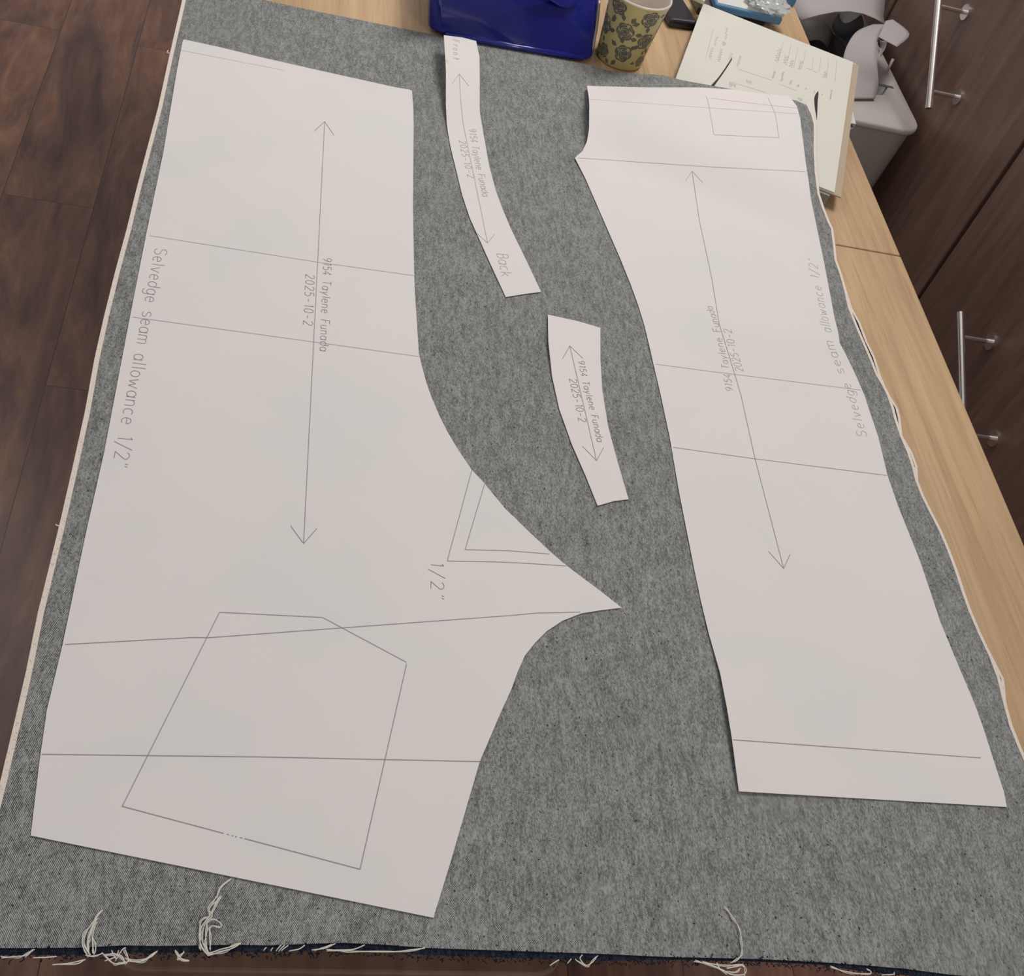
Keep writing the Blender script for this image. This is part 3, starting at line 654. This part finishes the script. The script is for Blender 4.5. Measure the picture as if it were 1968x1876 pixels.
for i, (dt, z, s_, rt) in enumerate(((-.10, .057, 1.15, .2), (.10, .026, 1.15, .9), (.80, .048, 1.1, 2.0), (-1.05, .05, 1.2, 1.0), (.62, .082, 1.1, .4), (-.75, .017, .9, 2.2), (-.60, .086, 1.1, 1.3), (1.0, .016, .8, 0),
                                     (1.7, .06, 1.1, .5), (2.5, .03, 1.1, 1.5), (3.1, .07, 1.1, 2.5), (-1.9, .03, 1.1, .5), (-2.3, .075, 1.1, 1.4))): rose(th0 + dt, z, s_, rt)
me = bpy.data.meshes.new('wall'); bm.to_mesh(me); bm.free(); link('wall', me, [M_mug, M_rose, M_roseline], mug, True)
bm = bmesh.new(); lathe(bm, [(MH - .001, .0437), (MH + .001, .0432), (MH + .0012, .0418), (MH - .002, .0405), (.06, .034), (.02, .029), (.006, .024)])
rg = lathe(bm, [(.006, .024), (.005, .0005)]); tag(from_bm('lining', bm, M_mugin, mug, True), 'cream glazed inside and lip')

# ------------------------------------------------------------------ things at the far right of the table
def slab(name, px, zb, zt, depth, m_, label, cat, group=None, bv=.001):
    a, b = at(*px[0], zb), at(*px[1], zb); d = (b - a).normalized(); n_ = Vector((-d.y, d.x, 0)) * depth
    lo = [a, b, b + n_, a + n_]; bm = bmesh.new(); hexa(bm, lo, [Vector((p.x, p.y, zt)) for p in lo])
    o = from_bm(name, bm, m_); bevel(o, bv); return tag(o, label, cat, group), a, b, n_
slab('vinyl_pouch', ((1284, 54), (1337, 60)), TZ + .0005, TZ + .014, .07, M_black, 'glossy black vinyl pouch between the rose mug and the cream pad', 'pouch', bv=.005)
slab('pencil_case', ((1338, 27), (1376, 34)), TZ + .0005, TZ + .012, .05, mat('smoke_grey_vinyl', (.09, .085, .075), .4), 'small smoke grey case behind the cream pad corner', 'case', bv=.003)
pk = tag(empty('flat_package', at(1435, 40, TZ)), 'flat package with white top and sky blue sides near the bin', 'package')
a, b = at(1371, 21, TZ + .012), at(1499, 50, TZ + .012); d = (b - a).normalized(); n_ = Vector((-d.y, d.x, 0)) * .13
bm = bmesh.new(); lo = [a, b, b + n_, a + n_]; hexa(bm, lo, [Vector((p.x, p.y, TZ + .024)) for p in lo]); bevel(from_bm('sleeve', bm, M_sky, pk), .003, 3)
bm = bmesh.new(); lo = [a + n_ * .02 + d * .003, b + n_ * .02 - d * .004, b + n_ * .98 - d * .004, a + n_ * .98 + d * .003]
hexa(bm, [Vector((p.x, p.y, TZ + .0238)) for p in lo], [Vector((p.x, p.y, TZ + .0250)) for p in lo]); from_bm('face_card', bm, M_white, pk)
bm = bmesh.new(); q0 = at(1477, 25, TZ + .0252)
for k in range(4): box(bm, (q0.x + k * .003, q0.y - k * .0006, TZ + .0249), (q0.x + .002 + k * .003, q0.y + .005 - k * .0006, TZ + .0253))
from_bm('printed_mark', bm, M_rose, pk)
bm = bmesh.new(); lo = [a + n_ * .1 + d * .02, b + n_ * .1 - d * .02, b + n_ * .9 - d * .02, a + n_ * .9 + d * .02]
hexa(bm, [Vector((p.x, p.y, TZ + .0005)) for p in lo], [Vector((p.x, p.y, TZ + .0118)) for p in lo]); tag(from_bm('shade_block', bm, M_black, pk), 'block coloured black for the shade underneath')  # block below the sleeve, its black standing in for the shade there
bm = bmesh.new(); q = [at(x, y, TZ + .0062) for x, y in ((1370, 19), (1372, 28), (1431, 47), (1427, 33))]; hexa(bm, [p - Vector((0, 0, .0008)) for p in q], q)
tag(from_bm('business_card', bm, M_white), 'small white card slipped under the sky blue package', 'card')
# crumpled clear film on the package
bm = bmesh.new(); pc = at(1478, 6, TZ + .034)
bmesh.ops.create_icosphere(bm, subdivisions=4, radius=1)
for v in bm.verts:
    n1 = noise.noise(v.co * 2.3); n2 = noise.noise(v.co * 6.0); k = 1 + .35 * n1 + .22 * n2
    v.co = Vector((pc.x + v.co.x * .032 * k, pc.y + v.co.y * .03 * k, pc.z + v.co.z * .0075 * k))
tag(from_bm('plastic_bag', bm, M_clear), 'crumpled clear plastic bag on top of the sky blue package', 'bag')
slab('carton', ((1506, 11), (1526, 13)), TZ + .0005, TZ + .016, .05, M_sky, 'small sky blue carton beyond the package at the table edge', 'box', bv=.002)
slab('sticky_note_pad', ((1330, 0), (1351, 9)), TZ + .030, TZ + .036, .05, mat('pale_yellow_paper', (.70, .66, .42), .7), 'pale yellow note pad corner on top of the black pouch', 'notepad', bv=.0005)

# ------------------------------------------------------------------ waste bin with paper offcuts
BZ = .575
c_nr = at(1748, 236, BZ); c_fr = at(1752, 168, BZ)
bx1 = 1.132; bx0 = .83; by0 = at(1690, 240, BZ).y; deck = at(1685, 135, BZ).y; by1 = by0 + .46
wb = tag(empty('waste_bin', ((bx0 + bx1) / 2, (by0 + by1) / 2, 0)), 'grey plastic waste bin full of paper offcuts between table and cabinets', 'bin')
def rrect(x0, x1, y0, y1, r, z, n=6):
    out = []
    for cx, cy, a0 in ((x1 - r, y0 + r, -90), (x1 - r, y1 - r, 0), (x0 + r, y1 - r, 90), (x0 + r, y0 + r, 180)):
        out += [Vector((cx + r * math.cos(math.radians(a0 + 90 * i / n)), cy + r * math.sin(math.radians(a0 + 90 * i / n)), z)) for i in range(n + 1)]
    return out
def loft(bm, loops, mat=0):
    R_ = [[bm.verts.new(p) for p in l] for l in loops]
    for a, b in zip(R_, R_[1:]):
        for k in range(len(a)): bm.faces.new((a[k], a[(k + 1) % len(a)], b[(k + 1) % len(a)], b[k])).material_index = mat
    return R_
bm = bmesh.new(); R_ = loft(bm, [rrect(bx0 + .03, bx1 - .03, by0 + .03, by1 - .03, .04, .002), rrect(bx0 + .004, bx1 - .004, by0 + .004, by1 - .004, .045, BZ - .010)])
bm.faces.new(R_[0][::-1]); from_bm('body', bm, M_bin, wb, True)
bm = bmesh.new(); dk = .105
loft(bm, [rrect(bx0, bx1, by0, by1, .040, BZ - .0098), rrect(bx0, bx1, by0, by1, .040, BZ - .003), rrect(bx0 + .003, bx1 - .003, by0 + .003, by1 - .003, .038, BZ),
          rrect(bx0 + .03, bx1 - .03, by0 + dk, by1 - .03, .04, BZ), rrect(bx0 + .034, bx1 - .034, by0 + dk + .004, by1 - .034, .038, BZ - .05)])
o = from_bm('rim', bm, M_bin, wb, True)
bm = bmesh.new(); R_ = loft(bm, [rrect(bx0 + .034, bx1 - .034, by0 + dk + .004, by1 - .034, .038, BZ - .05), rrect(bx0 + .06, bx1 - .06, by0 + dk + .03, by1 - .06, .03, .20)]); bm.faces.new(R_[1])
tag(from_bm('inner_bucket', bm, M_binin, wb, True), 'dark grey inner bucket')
bm = bmesh.new(); g0 = at(1704, 166, BZ); box(bm, (g0.x - .016, g0.y - .0035, BZ - .0005), (g0.x + .014, g0.y + .0035, BZ + .0007)); tag(from_bm('grip_slot', bm, M_binin, wb), 'dark recessed grip slot')

def scrap(left, right, zs, label, m_=M_scrap, sub=5, curl=0):
    L = smooth_path([at(x, y, z) for (x, y), z in zip(left, zs)], sub); R2 = smooth_path([at(x, y, z) for (x, y), z in zip(right, zs)], sub)
    bm = bmesh.new(); n = 6; rows = []
    for a, b in zip(L, R2):
        row = []
        for k in range(n + 1):
            t_ = k / n; p = a.lerp(b, t_); p.z += curl * math.sin(math.pi * t_); row.append(bm.verts.new(p))
        rows.append(row)
    for a, b in zip(rows, rows[1:]):
        for k in range(n): bm.faces.new((a[k], a[k + 1], b[k + 1], b[k]))
    o = from_bm('paper_offcut', bm, m_, None, True); s_ = o.modifiers.new('thickness', 'SOLIDIFY'); s_.thickness = .0004
    return tag(o, label, 'paper offcut', 'white paper offcuts in the waste bin')
scrap([(1700, -50), (1702, -20), (1700, 15), (1698, 32), (1702, 47)], [(1490, -50), (1505, -20), (1520, 10), (1532, 28), (1541, 38)], [.640, .640, .636, .632, .628], 'broad white paper sheet arched across the top of the bin', curl=.022)
scrap([(1679, 46), (1650, 58), (1634, 76), (1622, 105), (1618, 150), (1618, 190)], [(1702, 46), (1692, 62), (1686, 90), (1686, 125), (1688, 160), (1682, 190)], [.628, .640, .640, .625, .600, .580], 'long curled paper strip hanging forward over the bin rim')
scrap([(1702, 40), (1694, 58), (1688, 71)], [(1716, 37), (1748, 65), (1724, 90)], [.655, .657, .650], 'small square paper flap tilted at the right end of the curled strip', curl=.0)
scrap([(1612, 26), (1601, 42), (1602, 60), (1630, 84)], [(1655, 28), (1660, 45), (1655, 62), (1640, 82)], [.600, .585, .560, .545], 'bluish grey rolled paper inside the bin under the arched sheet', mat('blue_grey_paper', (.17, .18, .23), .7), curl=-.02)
scrap([(1530, 20), (1540, 45), (1552, 80)], [(1602, 20), (1604, 52), (1590, 92)], [.54, .53, .52], 'darker grey paper sheet against the left side of the bin', mat('grey_paper', (.24, .225, .22), .7), curl=.01)  # darker grey than the main offcut paper
scrap([(1688, 70), (1692, 86), (1688, 108)], [(1706, 76), (1701, 94), (1690, 110)], [.60, .585, .575], 'narrow curled offcut behind the hanging strip', curl=-.006)
scrap([(1735, 70), (1738, 84)], [(1744, 82), (1741, 90)], [.60, .60], 'tiny rounded offcut peeping out below the square flap')
scrap([(1714, 112), (1702, 138)], [(1719, 114), (1706, 140)], [.59, .58], 'thin slanted paper sliver at the back of the bin rim')

# ------------------------------------------------------------------ cabinets along the right wall
CX = 1.15
def onx(px, py, x): r = ray(px, py); return Vector((0, 0, CZ)) + r * (x / r.x)
gy = .5 * (onx(1871, 414, CX).y + onx(1769, 567, CX).y)
cabs = [(-1.2, gy - .85), (gy - .85, gy), (gy, gy + .60), (gy + .60, gy + 1.2), (gy + 1.2, gy + 1.8)]
labs = ['dark brown cabinet nearest the front corner of the table', 'dark brown cabinet with a steel bar handle beside the table corner', 'dark brown cabinet with a steel bar handle behind the waste bin', 'dark brown cabinet beyond the waste bin', 'dark brown cabinet at the far end of the row']
handles = {1: [((1847, 600), (1862, 900), (1905, 657), (1911, 843))], 2: [((1811, -80), (1781, 211), (1857, 24), (1842, 187))]}
for i, (y0, y1) in enumerate(cabs):
    if i in (0, 4): continue
    cb = tag(empty('tall_cabinet', (CX + .3, (y0 + y1) / 2, 0)), labs[i], 'cabinet', 'dark brown cabinets along the wall')
    bm = bmesh.new(); box(bm, (CX + .022, y0 + .001, .09), (CX + .58, y1 - .001, 2.1)); tag(from_bm('carcass', bm, M_carc, cb), 'darker cabinet carcass')
    bm = bmesh.new(); box(bm, (CX + .06, y0, 0), (CX + .56, y1, .09)); tag(from_bm('plinth', bm, M_dark, cb), 'black recessed plinth')
    bm = bmesh.new(); box(bm, (CX, y0 + .0055, .10), (CX + .0215, y1 - .0055, 2.09)); dr = bevel(from_bm('door', bm, M_cab, cb), .0015, 2)
    for e0, e1, m0, m1 in handles.get(i, []):
        P0 = onx(*m0, CX); P1 = onx(*m1, CX); d = (P1 - P0).normalized(); n_ = Vector((-.056, 0, 0))
        A = onx(*e0, CX - .056); B = onx(*e1, CX - .056)
        # bar keeps parallel to the line of its two posts
        q0 = P0 + n_; q1 = P1 + n_
        A = q0 + d * (A - q0).dot(d); B = q1 + d * (B - q1).dot(d)
        if i == 2: A = q0 - d * (B - q1).length * 1.5
        if i == 1: B = q1 + d * (q0 - A).length
        ho = empty('bar_handle', (0, 0, 0)); ho.parent = dr
        bm = bmesh.new(); tube(bm, [A, B], .0062, 20)
        for q in (P0, P1):
            tube(bm, [q + n_, q], .0042, 12); tube(bm, [q + Vector((-.0035, 0, 0)), q + Vector((.0002, 0, 0))], .0135, 24)
        bpy.data.objects.remove(ho)
        # handle lives one level below the door
        hobj = from_bm('bar_handle', bm, M_steel, None, False)
        for v in hobj.data.vertices: v.co -= Vector(cb.location)
        hobj.parent = dr; tag(hobj, 'brushed steel bar handle')
        for p in hobj.data.polygons: p.use_smooth = len(p.vertices) == 4
        hobj.data.set_sharp_from_angle(angle=math.radians(40))

# ------------------------------------------------------------------ stool under the front edge
SZ = .45
st0 = at(203, 1866, SZ); st1 = at(1088, 1872, SZ)
sx0, sx1, sy0 = st0.x, st1.x, at(700, 1872.5, SZ).y
stool = tag(empty('wooden_stool', ((sx0 + sx1) / 2, sy0 + .17, 0)), 'dark wooden stool tucked under the front edge of the table', 'stool')
bm = bmesh.new(); R_ = loft(bm, [rrect(sx0, sx1, sy0, sy0 + .34, .03, SZ - .025), rrect(sx0, sx1, sy0, sy0 + .34, .03, SZ)]); bm.faces.new(R_[0][::-1]); bm.faces.new(R_[1])
bevel(from_bm('seat', bm, M_seat, stool), .004)
for x in (sx0 + .03, sx1 - .065):
    for y in (sy0 + .03, sy0 + .275):
        bm = bmesh.new(); box(bm, (x, y, 0), (x + .035, y + .035, SZ - .025)); from_bm('leg', bm, M_seat, stool)
